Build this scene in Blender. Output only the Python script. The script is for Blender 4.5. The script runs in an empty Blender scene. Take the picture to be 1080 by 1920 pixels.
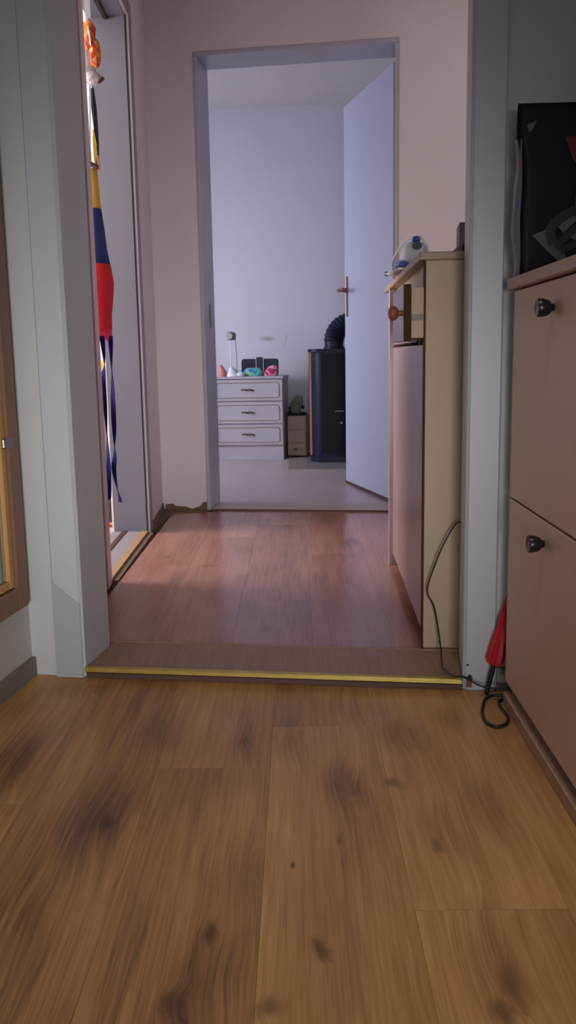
import bpy, bmesh, math, random
from mathutils import Vector, Matrix
random.seed(7)
PI = math.pi
S = bpy.context.scene
COL = S.collection

# ------------------------------------------------------------------ camera
cd = bpy.data.cameras.new('camera'); cam = bpy.data.objects.new('camera', cd); COL.objects.link(cam)
cd.sensor_fit = 'VERTICAL'; cd.sensor_height = 36.0; cd.lens = 1700/1920*36
cd.clip_start = .02
_r = Vector((.9998031, .00927522, -.01754217)); _u = Vector((.01571751, .16946478, .9854109)); _w = Vector((-.01211269, .9854926, -.16928563))
cam.matrix_world = Matrix(((_r.x, _u.x, -_w.x, 0), (_r.y, _u.y, -_w.y, 0), (_r.z, _u.z, -_w.z, .67), (0, 0, 0, 1)))
S.camera = cam

# ------------------------------------------------------------------ world, light, exposure
S.view_settings.view_transform = 'Standard'; S.view_settings.look = 'None'
S.view_settings.exposure = 0.45; S.view_settings.gamma = 1.0; S.view_settings.use_curve_mapping = False
W = bpy.data.worlds.new('World'); S.world = W; W.use_nodes = True
W.node_tree.nodes['Background'].inputs[0].default_value = (.62, .72, 1, 1)
W.node_tree.nodes['Background'].inputs[1].default_value = .9

def area(name, loc, target, sx, sy, power, color, spread=180):
    l = bpy.data.lights.new(name, 'AREA'); l.shape = 'RECTANGLE'; l.size = sx; l.size_y = sy
    l.energy = power; l.color = color; l.spread = math.radians(spread)
    o = bpy.data.objects.new(name, l); COL.objects.link(o); o.location = loc
    o.rotation_euler = (Vector(target)-Vector(loc)).to_track_quat('-Z', 'Z').to_euler()
    return o
area('kitchen_window_daylight', (-2.1, 4.95, 1.05), (0, 6.15, .70), 1.2, 1.0, 16.5, (.81, .83, 1), 125)
area('side_room_window_daylight', (-2.75, 2.98, 1.35), (0, 2.98, .85), .9, 1.2, 62, (1, .93, .92))
area('front_room_window_daylight', (.38, -1.35, .50), (.0, 2, .42), 1.0, .6, 4.6, (1, .98, .98), 36)
area('front_floor_fill', (.05, .85, 2.22), (.05, .85, 0), .5, .5, 1.4, (1, .97, .94), 78)  # added downward fill to brighten the front floor, not a fixture

# ------------------------------------------------------------------ helpers
def lin(r, g, b):
    f = lambda c: (c/255/12.92) if c/255 <= .04045 else ((c/255+.055)/1.055)**2.4
    return (f(r), f(g), f(b), 1)

def mat(name, rgb, rough=.5, metal=0, bump=0, bscale=60, vary=.06, vscale=8, stretch=(1, 1, 1), spec=.5, trans=0, coat=0):
    m = bpy.data.materials.new(name); m.use_nodes = True
    nt = m.node_tree; N = nt.nodes; L = nt.links; b = N['Principled BSDF']
    b.inputs['Roughness'].default_value = rough; b.inputs['Metallic'].default_value = metal
    b.inputs['Specular IOR Level'].default_value = spec
    b.inputs['Transmission Weight'].default_value = trans; b.inputs['Coat Weight'].default_value = coat
    c = lin(*rgb)
    tc = N.new('ShaderNodeTexCoord'); mp = N.new('ShaderNodeMapping'); mp.inputs['Scale'].default_value = stretch
    L.new(tc.outputs['Object'], mp.inputs[0])
    n = N.new('ShaderNodeTexNoise'); n.inputs['Scale'].default_value = vscale; n.inputs['Detail'].default_value = 4
    L.new(mp.outputs[0], n.inputs['Vector'])
    mx = N.new('ShaderNodeMix'); mx.data_type = 'RGBA'
    mx.inputs['A'].default_value = tuple(x*(1-vary*2) for x in c[:3])+(1,)
    mx.inputs['B'].default_value = tuple(min(1, x*(1+vary*2)) for x in c[:3])+(1,)
    L.new(n.outputs['Fac'], mx.inputs['Factor']); L.new(mx.outputs['Result'], b.inputs['Base Color'])
    if bump:
        n2 = N.new('ShaderNodeTexNoise'); n2.inputs['Scale'].default_value = bscale; n2.inputs['Detail'].default_value = 3
        L.new(mp.outputs[0], n2.inputs['Vector'])
        bp = N.new('ShaderNodeBump'); bp.inputs['Strength'].default_value = bump; bp.inputs['Distance'].default_value = .004
        L.new(n2.outputs['Fac'], bp.inputs['Height']); L.new(bp.outputs[0], b.inputs['Normal'])
    return m

def wood(name, light, mid, dark, knots=(), rough=.38, rnd=.17):
    """printed oak laminate: long grain along y that bends round dark knots and figure"""
    m = bpy.data.materials.new(name); m.use_nodes = True
    nt = m.node_tree; N = nt.nodes; L = nt.links; b = N['Principled BSDF']
    def vm(op, a, bb):
        v = N.new('ShaderNodeVectorMath'); v.operation = op
        for i, x in enumerate((a, bb)):
            if x is None: continue
            if hasattr(x, 'is_output'): L.new(x, v.inputs[i])
            else: v.inputs[i].default_value = x
        return v
    def ma(op, a, bb=0, clamp=False):
        v = N.new('ShaderNodeMath'); v.operation = op; v.use_clamp = clamp
        for i, x in enumerate((a, bb)):
            if hasattr(x, 'is_output'): L.new(x, v.inputs[i])
            else: v.inputs[i].default_value = x
        return v.outputs[0]
    def noise(vec, sc, det=3, rg=.55):
        n = N.new('ShaderNodeTexNoise'); n.inputs['Scale'].default_value = sc; n.inputs['Detail'].default_value = det
        n.inputs['Roughness'].default_value = rg
        L.new(vec, n.inputs['Vector']); return n
    geo = N.new('ShaderNodeNewGeometry'); info = N.new('ShaderNodeObjectInfo')
    pos = geo.outputs['Position']
    wob = noise(vm('MULTIPLY', pos, (14, 5, 1)).outputs[0], 1.0, 4)
    w2 = vm('SUBTRACT', wob.outputs['Color'], (.5, .5, .5)).outputs[0]
    pw = vm('ADD', pos, vm('MULTIPLY', w2, (.05, .14, 0)).outputs[0]).outputs[0]
    tot = None; soft = None
    for (x, y, rx, ry, st, kind) in knots:
        d = vm('MULTIPLY', vm('SUBTRACT', pw, (x, y, 0)).outputs[0], (1/rx, 1/ry, 0)).outputs[0]
        ln = N.new('ShaderNodeVectorMath'); ln.operation = 'LENGTH'; L.new(d, ln.inputs[0])
        mr = N.new('ShaderNodeMapRange'); mr.interpolation_type = 'SMOOTHSTEP'
        mr.inputs['From Min'].default_value = .1; mr.inputs['From Max'].default_value = 1.25
        mr.inputs['To Min'].default_value = st; mr.inputs['To Max'].default_value = 0
        L.new(ln.outputs['Value'], mr.inputs['Value'])
        o = mr.outputs[0]
        if kind: tot = o if tot is None else ma('MAXIMUM', tot, o)
        else: soft = o if soft is None else ma('MAXIMUM', soft, o)
    rv = N.new('ShaderNodeCombineXYZ'); L.new(ma('MULTIPLY', info.outputs['Random'], 31.0), rv.inputs[0]); L.new(ma('MULTIPLY', info.outputs['Random'], 17.0), rv.inputs[1])
    gp = vm('ADD', pos, rv.outputs[0]).outputs[0]
    if tot is not None:
        cx = N.new('ShaderNodeCombineXYZ'); L.new(ma('MULTIPLY', ma('ADD', tot, soft if soft is not None else 0), .016), cx.inputs[0])
        gp = vm('ADD', gp, cx.outputs[0]).outputs[0]
    g1 = noise(vm('MULTIPLY', gp, (120, 3.2, 1)).outputs[0], 1.0, 4, .6).outputs['Fac']
    g2 = noise(vm('MULTIPLY', gp, (22, 1.3, 1)).outputs[0], 1.0, 3, .5).outputs['Fac']
    g3 = noise(vm('MULTIPLY', gp, (5, 1.6, 1)).outputs[0], 1.0, 2, .5).outputs['Fac']
    g0 = noise(vm('MULTIPLY', gp, (330, 9, 1)).outputs[0], 1.0, 2, .6).outputs['Fac']
    g = ma('ADD', ma('MULTIPLY', g1, .46), ma('ADD', ma('MULTIPLY', g2, .30), ma('MULTIPLY', g3, .52)))
    g = ma('ADD', g, ma('MULTIPLY', ma('SUBTRACT', g0, .5), .30))
    if soft is not None: g = ma('SUBTRACT', g, ma('MULTIPLY', soft, .21))
    g = ma('ADD', g, ma('MULTIPLY', ma('SUBTRACT', info.outputs['Random'], .5), rnd))
    cr = N.new('ShaderNodeValToRGB'); E = cr.color_ramp.elements
    E[0].position = .33; E[0].color = lin(*dark); E[1].position = .82; E[1].color = lin(*light)
    e = E.new(.56); e.color = lin(*mid)
    L.new(g, cr.inputs[0]); out = cr.outputs[0]
    if tot is not None:
        mx = N.new('ShaderNodeMix'); mx.data_type = 'RGBA'
        mx.inputs['B'].default_value = lin(*(int(c*.55) for c in dark))
        L.new(out, mx.inputs['A']); L.new(ma('MULTIPLY', tot, ma('ADD', g2, .35), True), mx.inputs['Factor']); out = mx.outputs['Result']
    L.new(out, b.inputs['Base Color'])
    b.inputs['Roughness'].default_value = rough
    bp = N.new('ShaderNodeBump'); bp.inputs['Strength'].default_value = .06; bp.inputs['Distance'].default_value = .002
    L.new(g1, bp.inputs['Height']); L.new(bp.outputs[0], b.inputs['Normal'])
    return m

def link(name, bm, m, parent=None, smooth=False, origin=None):
    me = bpy.data.meshes.new(name)
    bmesh.ops.recalc_face_normals(bm, faces=bm.faces)
    if origin is not None: bmesh.ops.translate(bm, verts=bm.verts, vec=-Vector(origin))
    bm.to_mesh(me); bm.free()
    for mm in (m if isinstance(m, (list, tuple)) else [m]): me.materials.append(mm)
    if smooth:
        for p in me.polygons: p.use_smooth = True
        if smooth != 'full': me.set_sharp_from_angle(angle=math.radians(smooth if smooth is not True else 40))
    o = bpy.data.objects.new(name, me); COL.objects.link(o)
    if parent is not None: o.parent = parent
    if origin is not None: o.location = origin
    return o

def thing(name, label, cat, loc=(0, 0, 0), rz=0, group=None):
    o = bpy.data.objects.new(name, None); COL.objects.link(o); o.empty_display_size = .05
    o.location = loc; o.rotation_euler = (0, 0, rz); o['label'] = label; o['category'] = cat
    if group: o['group'] = group
    return o
def tag(o, label, cat, group=None):
    o['label'] = label; o['category'] = cat
    if group: o['group'] = group
    return o
def structure(o):
    o['kind'] = 'structure'; return o
def sempty(name, loc=(0, 0, 0), rz=0):
    o = bpy.data.objects.new(name, None); COL.objects.link(o); o.empty_display_size = .05
    o.location = loc; o.rotation_euler = (0, 0, rz); o['kind'] = 'structure'; return o

def box(bm, x0, x1, y0, y1, z0, z1, bev=0, seg=1):
    vs = [bm.verts.new((x, y, z)) for z in (z0, z1) for y in (y0, y1) for x in (x0, x1)]
    fs = [bm.faces.new([vs[i] for i in q]) for q in ((0, 2, 3, 1), (4, 5, 7, 6), (0, 1, 5, 4), (2, 6, 7, 3), (0, 4, 6, 2), (1, 3, 7, 5))]
    if bev:
        es = {e for f in fs for e in f.edges}
        bmesh.ops.bevel(bm, geom=list(es), offset=bev, segments=seg, profile=.5, affect='EDGES')
    return bm
def bx(*a, **k): return box(bmesh.new(), *a, **k)

def prism(bm, poly, z0, z1, axis='z'):
    """extrude a 2D polygon: axis z -> (x,y), axis y -> (x,z), axis x -> (y,z)"""
    def P(a, b, c): return {'z': (a, b, c), 'y': (a, c, b), 'x': (c, a, b)}[axis]
    lo = [bm.verts.new(P(a, b, z0)) for a, b in poly]; hi = [bm.verts.new(P(a, b, z1)) for a, b in poly]
    n = len(poly); bm.faces.new(lo); bm.faces.new(hi)
    for i in range(n): bm.faces.new((lo[i], lo[(i+1) % n], hi[(i+1) % n], hi[i]))
    return bm
def pr(*a, **k): return prism(bmesh.new(), *a, **k)

def lathe(bm, prof, seg=20, axis='z', c=(0, 0, 0), flip=1):
    """prof: list of (radius, height)"""
    rings = []
    for r, h in prof:
        ring = []
        for i in range(seg):
            a = 2*PI*i/seg; x, y = r*math.cos(a), r*math.sin(a)
            p = {'z': (x, y, h), 'x': (h, x, y), 'y': (x, h, y)}[axis]
            ring.append(bm.verts.new(Vector(p)+Vector(c)))
        rings.append(ring)
    for a, b in zip(rings, rings[1:]):
        for i in range(seg): bm.faces.new((a[i], a[(i+1) % seg], b[(i+1) % seg], b[i]))
    bm.faces.new(rings[0]); bm.faces.new(rings[-1])
    return bm
def la(*a, **k): return lathe(bmesh.new(), *a, **k)

def smooth_pts(pts, n=6):
    P = [Vector(p) for p in pts]; out = []
    for i in range(len(P)-1):
        p0, p1, p2, p3 = P[max(i-1, 0)], P[i], P[i+1], P[min(i+2, len(P)-1)]
        for k in range(n):
            t = k/n
            out.append(.5*((2*p1)+(p2-p0)*t+(2*p0-5*p1+4*p2-p3)*t*t+(3*p1-p0-3*p2+p3)*t**3))
    out.append(P[-1]); return out

def tube(bm, pts, rad, seg=8):
    """round tube along pts; rad a number or a list/callable of t"""
    P = [Vector(p) for p in pts]; n = len(P); rings = []
    t0 = (P[1]-P[0]).normalized(); ref = Vector((0, 0, 1)) if abs(t0.z) < .9 else Vector((1, 0, 0))
    nrm = t0.cross(ref).normalized()
    for i in range(n):
        t = (P[min(i+1, n-1)]-P[max(i-1, 0)]).normalized()
        nrm = (nrm-t*nrm.dot(t)).normalized(); bn = t.cross(nrm)
        r = rad(i/(n-1)) if callable(rad) else (rad[i] if isinstance(rad, (list, tuple)) else rad)
        rings.append([bm.verts.new(P[i]+(nrm*math.cos(2*PI*k/seg)+bn*math.sin(2*PI*k/seg))*r) for k in range(seg)])
    for a, b in zip(rings, rings[1:]):
        for k in range(seg): bm.faces.new((a[k], a[(k+1) % seg], b[(k+1) % seg], b[k]))
    bm.faces.new(rings[0]); bm.faces.new(rings[-1])
    return bm
def tu(*a, **k): return tube(bmesh.new(), *a, **k)

def loft(bm, secs, seg=20):
    """secs: list of (cx, cy, z, rx, ry[, fold]) horizontal ellipses, closed"""
    rings = []
    for s in secs:
        cx, cy, z, rx, ry = s[:5]; fo = s[5] if len(s) > 5 else 0
        rings.append([bm.verts.new((cx+rx*math.cos(2*PI*k/seg)*(1+fo*math.sin(5*2*PI*k/seg)), cy+ry*math.sin(2*PI*k/seg)*(1+fo*math.sin(5*2*PI*k/seg)), z)) for k in range(seg)])
    for a, b in zip(rings, rings[1:]):
        for k in range(seg): bm.faces.new((a[k], a[(k+1) % seg], b[(k+1) % seg], b[k]))
    bm.faces.new(rings[0]); bm.faces.new(rings[-1])
    return bm
def lo(*a, **k): return loft(bmesh.new(), *a, **k)

def ribbon(bm, pts, widths, angs, th=.0012):
    """flat cloth band along a vertical run of points, twisting by angs about z"""
    n = len(pts); rows = []
    for p, w, a in zip(pts, widths, angs):
        p = Vector(p); d = Vector((math.cos(a), math.sin(a), 0)); q = Vector((-d.y, d.x, 0))*th
        rows.append([bm.verts.new(p-d*w/2-q), bm.verts.new(p+d*w/2-q), bm.verts.new(p+d*w/2+q), bm.verts.new(p-d*w/2+q)])
    for a, b in zip(rows, rows[1:]):
        for k in range(4): bm.faces.new((a[k], a[(k+1) % 4], b[(k+1) % 4], b[k]))
    bm.faces.new(rows[0]); bm.faces.new(rows[-1])
    return bm

def blob(bm, c, r, sub=2, seed=0, amp=.0, squash=None):
    rr = random.Random(seed)
    g = bmesh.ops.create_icosphere(bm, subdivisions=sub, radius=1)
    ph = [(rr.uniform(2, 6), rr.uniform(0, 6), Vector((rr.uniform(-1, 1), rr.uniform(-1, 1), rr.uniform(-1, 1))).normalized()) for _ in range(5)]
    for v in g['verts']:
        d = v.co.normalized(); k = 1+amp*sum(math.sin(f*d.dot(ax)*1.6+p) for f, p, ax in ph)/2.2
        co = Vector((d.x*r[0], d.y*r[1], d.z*r[2]))*k
        if squash is not None and co.z < squash: co.z = squash
        v.co = co+Vector(c)
    return bm
def bl(*a, **k): return blob(bmesh.new(), *a, **k)

# ------------------------------------------------------------------ materials
M = {}
M['hall_wall'] = mat('pinkish wall paint', (217, 208, 210), .75, bump=.12, bscale=90, vary=.02, vscale=3)
M['kitchen_wall'] = mat('pale lilac wall paint', (202, 198, 208), .8, bump=.10, bscale=80, vary=.02, vscale=3)
M['front_wall'] = mat('grey white wall paint', (192, 192, 190), .75, bump=.15, bscale=70, vary=.025, vscale=4)
M['ceiling'] = mat('ceiling paint', (214, 206, 204), .85, bump=.1, bscale=70, vary=.02)
M['frame'] = mat('grey green gloss paint', (184, 187, 190), .42, bump=.10, bscale=35, vary=.02, vscale=5, stretch=(1, 1, .3))
M['frame_dark'] = mat('darker grey gloss finish', (166, 171, 168), .34, bump=.08, bscale=35, vary=.02, vscale=5)
M['frame_blue'] = mat('blue grey gloss paint', (172, 172, 182), .35, bump=.08, bscale=35, vary=.02, vscale=5)
M['door'] = mat('pale blue white door paint', (198, 202, 226), .4, bump=.05, bscale=30, vary=.015)
M['arch_lit'] = mat('lit pinkish white paint', (226, 208, 212), .4, vary=.03)  # lightened architrave paint: light on the near strip put into the colour
M['frame_side'] = mat('dark grey gloss paint', (100, 99, 110), .35, bump=.08, bscale=35, vary=.02)  # even grey of the side doorway jambs and head
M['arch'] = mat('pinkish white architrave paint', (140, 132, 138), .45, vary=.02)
KN = [(-.316, 1.27, .06, .17, .95, 0), (-.36, 1.05, .05, .15, .5, 0), (-.027, 1.56, .04, .10, .8, 0), (.067, 1.385, .035, .09, .95, 0), (.19, 1.58, .05, .09, .8, 0),
      (.225, .95, .05, .12, .95, 0), (-.10, 1.55, .03, .08, .5, 0), (.277, 1.66, .03, .08, .5, 0), (.28, 1.30, .04, .12, .6, 0), (-.485, 1.82, .09, .05, .5, 0), (-.50, 1.45, .06, .22, .9, 0),
      (-.08, 1.15, .03, .10, .5, 0), (-.25, 1.60, .05, .12, .35, 0), (.10, 1.72, .08, .08, .35, 0), (.20, 1.25, .03, .10, .5, 0), (-.11, .93, .04, .10, .45, 0),
      (-.12, 1.01, .013, .028, .8, 1), (.02, .972, .013, .022, .75, 1), (-.145, .875, .022, .03, .8, 1), (-.023, 1.163, .005, .010, .95, 1), (.146, 1.385, .022, .022, .6, 1),
      (-.043, .868, .022, .022, .55, 1), (-.295, 1.27, .014, .03, .5, 1), (.235, .90, .018, .045, .6, 1), (.055, 1.20, .006, .03, .6, 1), (-.10, 1.56, .012, .03, .5, 1), (.19, 1.20, .008, .03, .45, 1), (.21, .86, .02, .03, .6, 1)]
M['oak'] = wood('oak laminate', (212, 160, 100), (172, 122, 72), (102, 68, 42), KN, .40)
KH = [(.17, 3.3, .05, .5, .8, 0), (.15, 2.7, .05, .3, .7, 0), (.02, 2.65, .09, .18, .5, 0), (-.13, 2.35, .08, .14, .5, 0), (-.35, 2.7, .06, .2, .4, 0), (.25, 2.35, .05, .25, .6, 0),
      (-.05, 3.1, .02, .3, .35, 0), (-.46, 3.05, .03, .04, .5, 1), (-.30, 2.88, .03, .03, .5, 1), (.19, 3.25, .03, .10, .55, 1), (-.09, 2.2, .02, .06, .4, 1), (-.18, 2.7, .02, .06, .4, 1)]
M['cherry'] = wood('reddish laminate', (184, 138, 118), (162, 112, 94), (112, 72, 60), KH, .21)
M['sill_wood'] = wood('brown threshold wood', (164, 130, 104), (140, 106, 82), (102, 74, 56), (), .4)
M['brass'] = mat('worn brass strip', (206, 184, 104), .45, 1, vary=.15, vscale=25)
M['sub'] = mat('brown underlay', (96, 70, 50), .9)
M['dark'] = mat('dark gap', (34, 26, 24), .9, vary=.1)
M['torn'] = mat('bare brown screed', (112, 84, 66), .9, bump=.5, bscale=120, vary=.2, vscale=30)
M['skirt'] = mat('grey brown skirting', (126, 118, 112), .6, vary=.08, vscale=20)
M['lino'] = mat('beige kitchen lino', (198, 184, 178), .36, vary=.04, vscale=6, bump=.03)
M['beige_sill'] = mat('beige threshold', (190, 176, 164), .45, vary=.05)
M['brown_edge'] = mat('dark brown edge strip', (88, 58, 48), .5, vary=.1)
M['tan'] = mat('tan wood strip', (176, 140, 100), .5, vary=.1, vscale=20)
M['white_sill'] = mat('dusty white sill', (150, 142, 144), .6, vary=.04)
M['pine'] = mat('honey wood', (188, 142, 88), .45, vary=.12, vscale=6, stretch=(6, 6, .6))
M['walnut'] = mat('brown wood', (134, 98, 72), .45, vary=.12, vscale=6, stretch=(6, 6, .6))
M['mirror'] = mat('mirror glass', (190, 200, 192), .06, 1, vary=.01)
M['steel'] = mat('dull steel', (140, 136, 130), .35, 1, vary=.08)
M['beech'] = mat('beech laminate', (204, 172, 150), .38, vary=.06, vscale=5, stretch=(1, .5, 6), bump=.02)
M['beech_edge'] = mat('beech edge band', (164, 130, 108), .4, vary=.08, vscale=8, stretch=(1, 4, 4))
M['dullsteel'] = mat('tarnished runner', (104, 98, 90), .5, .6, vary=.2, vscale=40)
M['black'] = mat('black plastic', (30, 28, 32), .3, vary=.1)
M['chest_side'] = mat('yellow birch board', (188, 164, 136), .5, vary=.05, vscale=12, bump=.05, bscale=140)
M['chest_front'] = mat('pinkish beech front', (166, 138, 134), .28, vary=.05, vscale=6, stretch=(1, 4, .6))
M['chest_top'] = mat('chipboard wood edge', (168, 142, 116), .45, vary=.16, vscale=14, stretch=(1, 1, 14))
M['chest_dark'] = mat('dark brown edge', (78, 48, 38), .7, spec=.1, vary=.12, vscale=14, stretch=(8, 8, 1))
M['knob_wood'] = mat('turned reddish wood', (150, 88, 60), .35, vary=.12, vscale=40)
M['white_lam'] = mat('cream white lacquer', (176, 170, 178), .4, vary=.02)
M['gilt'] = mat('grey gold moulding', (176, 160, 140), .35, .3, vary=.1, vscale=30)
M['hbronze'] = mat('copper bronze', (150, 104, 84), .4, .7, vary=.15, vscale=40)
M['bronze'] = mat('aged bronze', (112, 92, 74), .35, .9, vary=.15, vscale=40)
M['stove'] = mat('blue black enamel', (28, 31, 52), .42, spec=.2, vary=.06, vscale=20)
M['stove_glass'] = mat('smoked stove glass', (14, 14, 20), .45, spec=.15, vary=.05)
M['copper'] = mat('orange brown trim', (176, 126, 94), .45, 0, vary=.1)
M['crate'] = mat('greyish wood drawers', (168, 146, 140), .6, vary=.08, vscale=12, stretch=(.6, 6, 6))
M['lump'] = mat('grey green cloth', (128, 124, 112), .9, bump=.4, bscale=60, vary=.25, vscale=20)
M['turq'] = None
M['umb'] = mat('red umbrella nylon', (186, 26, 44), .55, vary=.12, vscale=30, bump=.1)
M['cable'] = mat('black rubber cable', (26, 24, 26), .5, vary=.1)
M['bag'] = mat('glossy black carrier film', (15, 14, 18), .5, spec=.2, vary=.2, vscale=10, bump=.35, bscale=16)
M['gusset'] = mat('grey crumpled film', (112, 106, 122), .4, vary=.12, vscale=20, bump=.6, bscale=30)
M['red'] = mat('red cloth', (206, 24, 40), .7, vary=.06, vscale=40)
M['yellow'] = mat('yellow cloth', (226, 184, 66), .7, vary=.08, vscale=30)
M['navy'] = mat('navy blue cloth', (34, 52, 116), .7, vary=.10, vscale=40)
M['blue'] = mat('royal blue ribbon', (14, 18, 80), .7, spec=.15, vary=.15, vscale=40)
M['dnavy'] = mat('black navy cloth', (22, 26, 48), .6, vary=.1)
M['pink'] = mat('pink hem', (214, 40, 96), .6, vary=.1)
M['cream'] = mat('cream cloth', (206, 190, 176), .7, vary=.08)
M['orange'] = mat('orange fabric', (226, 104, 30), .6, vary=.35, vscale=60)
M['white'] = mat('white plastic', (226, 226, 230), .35, vary=.02)
M['offwhite'] = mat('soft white plush', (206, 198, 200), .9, vary=.08, vscale=40, bump=.5, bscale=120)
M['brown'] = mat('dark brown wood', (58, 36, 26), .6, vary=.2, vscale=40)
M['ironblue'] = mat('blue translucent plastic', (52, 92, 168), .25, vary=.06)
M['dial'] = mat('dark blue dial', (24, 34, 66), .35, vary=.05)
M['lampgrey'] = mat('grey green lamp plastic', (128, 138, 144), .35, vary=.06)
M['purple'] = mat('muted mauve card', (150, 130, 140), .6, vary=.05)
M['greybeige'] = mat('grey beige board', (112, 106, 100), .7, vary=.06)
M['salmon'] = mat('salmon pink ceramic', (206, 124, 118), .4, vary=.12, vscale=40)
M['glassplate'] = mat('clear floor plate', (178, 172, 168), .08, vary=.03, spec=.8)

def pattern(name, cols, sc):
    m = bpy.data.materials.new(name); m.use_nodes = True; N = m.node_tree.nodes; L = m.node_tree.links
    tc = N.new('ShaderNodeTexCoord'); v = N.new('ShaderNodeTexVoronoi'); v.inputs['Scale'].default_value = sc
    L.new(tc.outputs['Object'], v.inputs['Vector']); sp = N.new('ShaderNodeSeparateColor'); L.new(v.outputs['Color'], sp.inputs[0])
    r = N.new('ShaderNodeValToRGB'); r.color_ramp.interpolation = 'CONSTANT'
    r.color_ramp.elements[0].color = lin(*cols[0]); r.color_ramp.elements[1].position = 1/len(cols); r.color_ramp.elements[1].color = lin(*cols[1])
    for i in range(2, len(cols)): r.color_ramp.elements.new(i/len(cols)).color = lin(*cols[i])
    L.new(sp.outputs[0], r.inputs[0]); L.new(r.outputs[0], N['Principled BSDF'].inputs['Base Color']); N['Principled BSDF'].inputs['Roughness'].default_value = .6
    return m
M['turq'] = pattern('turquoise print cloth', [(70, 150, 170), (90, 176, 180), (150, 190, 130), (60, 120, 160), (110, 190, 190)], 45)
M['orange'] = pattern('orange patchy cloth', [(228, 110, 34), (204, 66, 26), (232, 130, 56), (220, 96, 34), (236, 170, 120)], 70)
M['magenta'] = pattern('magenta floral cloth', [(176, 50, 96), (214, 120, 150), (150, 30, 70), (226, 170, 180)], 55)

# ------------------------------------------------------------------ setting: walls, ceiling
CEIL = 2.30
def F(s, t):                                    # plan of the doorway between the front room and the hall
    return (-.475+.9917*s+.1289*t, 1.90-.1289*s+.9917*t)
def K(s, t):                                    # plan of the kitchen wall, s from the left jamb
    return (-.392+.9894*s+.1454*t, 3.974-.1454*s+.9894*t)
def quad(fn, s0, s1, t0, t1): return [fn(s0, t0), fn(s1, t0), fn(s1, t1), fn(s0, t1)]
RF = -math.atan2(.1289, .9917); RK = -math.atan2(.1454, .9894)
def wall(name, poly, z0, z1, m): return structure(link(name, pr(poly, z0, z1), m))

wall('wall_front_left', quad(F, -.135, -.02, .014, .168), -.03, CEIL, M['front_wall'])
wall('wall_front_right', quad(F, .835, 1.20, .014, .186), -.03, CEIL, M['front_wall'])
wall('wall_front_top', quad(F, -.02, .835, .014, .186), 1.96, CEIL, M['front_wall'])
wall('wall_left', quad(F, -.24, -.127, -3.35, .014), -.03, CEIL, M['front_wall'])
wall('wall_right', quad(F, 1.17, 1.28, -3.35, .014), -.03, CEIL, M['front_wall'])
# behind the camera: a wall with a window opening
wall('wall_back', quad(F, -.13, .12, -3.45, -3.34), -.03, CEIL, M['front_wall'])
wall('wall_back', quad(F, 1.10, 1.18, -3.45, -3.34), -.03, CEIL, M['front_wall'])
wall('wall_back', quad(F, .12, 1.10, -3.45, -3.34), -.03, .35, M['front_wall'])
wall('wall_back', quad(F, .12, 1.10, -3.45, -3.34), 1.75, CEIL, M['front_wall'])
# hall
def lx(y): return -.572-.0282*(y-2.68)
wall('wall_hall_left', [(-.565, 2.086), (-.578, 2.60), (-.5765, 2.665), (-.715, 2.665), (-.715, 2.10)], -.02, CEIL, M['hall_wall'])
wall('wall_hall_left', [(lx(3.475), 3.475), (lx(4.0), 4.02), (-.74, 4.03), (-.735, 3.50)], -.02, CEIL, M['hall_wall'])
wall('wall_hall_left', [(lx(2.665), 2.665), (lx(3.475), 3.475), (-.735, 3.50), (-.715, 2.665)], 1.90, CEIL, M['hall_wall'])
wall('wall_hall_right', [(.74, 1.955), (.86, 1.94), (.90, 3.80), (.78, 3.815)], -.02, CEIL, M['hall_wall'])
wall('wall_kitchen_left', quad(K, -2.6, -.016, 0, .19), -.02, CEIL, M['hall_wall'])
wall('wall_kitchen_right', quad(K, .826, 1.9, 0, .19), -.02, CEIL, M['hall_wall'])
wall('wall_kitchen_top', quad(K, -.016, .826, 0, .19), 1.905, CEIL, M['hall_wall'])
# kitchen shell
wall('wall_kitchen_back', [(-2.3, 6.53), (1.6, 6.25), (1.6, 6.40), (-2.3, 6.68)], -.02, CEIL, M['kitchen_wall'])
wall('wall_kitchen_window', [(-2.35, 4.3), (-2.2, 4.3), (-2.2, 6.55), (-2.35, 6.55)], -.02, .75, M['kitchen_wall'])
wall('wall_kitchen_window', [(-2.35, 4.3), (-2.2, 4.3), (-2.2, 6.55), (-2.35, 6.55)], 1.95, CEIL, M['kitchen_wall'])
wall('wall_kitchen_window', [(-2.35, 4.3), (-2.2, 4.3), (-2.2, 4.65), (-2.35, 4.65)], .75, 1.95, M['kitchen_wall'])
wall('wall_kitchen_window', [(-2.35, 5.95), (-2.2, 5.95), (-2.2, 6.55), (-2.35, 6.55)], .75, 1.95, M['kitchen_wall'])
wall('wall_kitchen_side', [(1.45, 3.85), (1.6, 3.85), (1.6, 6.3), (1.45, 6.3)], -.02, CEIL, M['kitchen_wall'])
# side room shell
wall('wall_side_front', [(-2.95, 1.95), (-.71, 1.95), (-.71, 2.1), (-2.95, 2.1)], -.02, CEIL, M['front_wall'])
wall('wall_side_window', [(-2.95, 2.1), (-2.82, 2.1), (-2.82, 4.3), (-2.95, 4.3)], -.02, .7, M['front_wall'])
wall('wall_side_window', [(-2.95, 2.1), (-2.82, 2.1), (-2.82, 4.3), (-2.95, 4.3)], 1.95, CEIL, M['front_wall'])
wall('wall_side_window', [(-2.95, 2.1), (-2.82, 2.1), (-2.82, 2.5), (-2.95, 2.5)], .7, 1.95, M['front_wall'])
wall('wall_side_window', [(-2.95, 3.5), (-2.82, 3.5), (-2.82, 4.3), (-2.95, 4.3)], .7, 1.95, M['front_wall'])
structure(link('ceiling', bx(-3.0, 1.9, -1.7, 6.8, CEIL, CEIL+.1), M['ceiling']))

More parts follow.
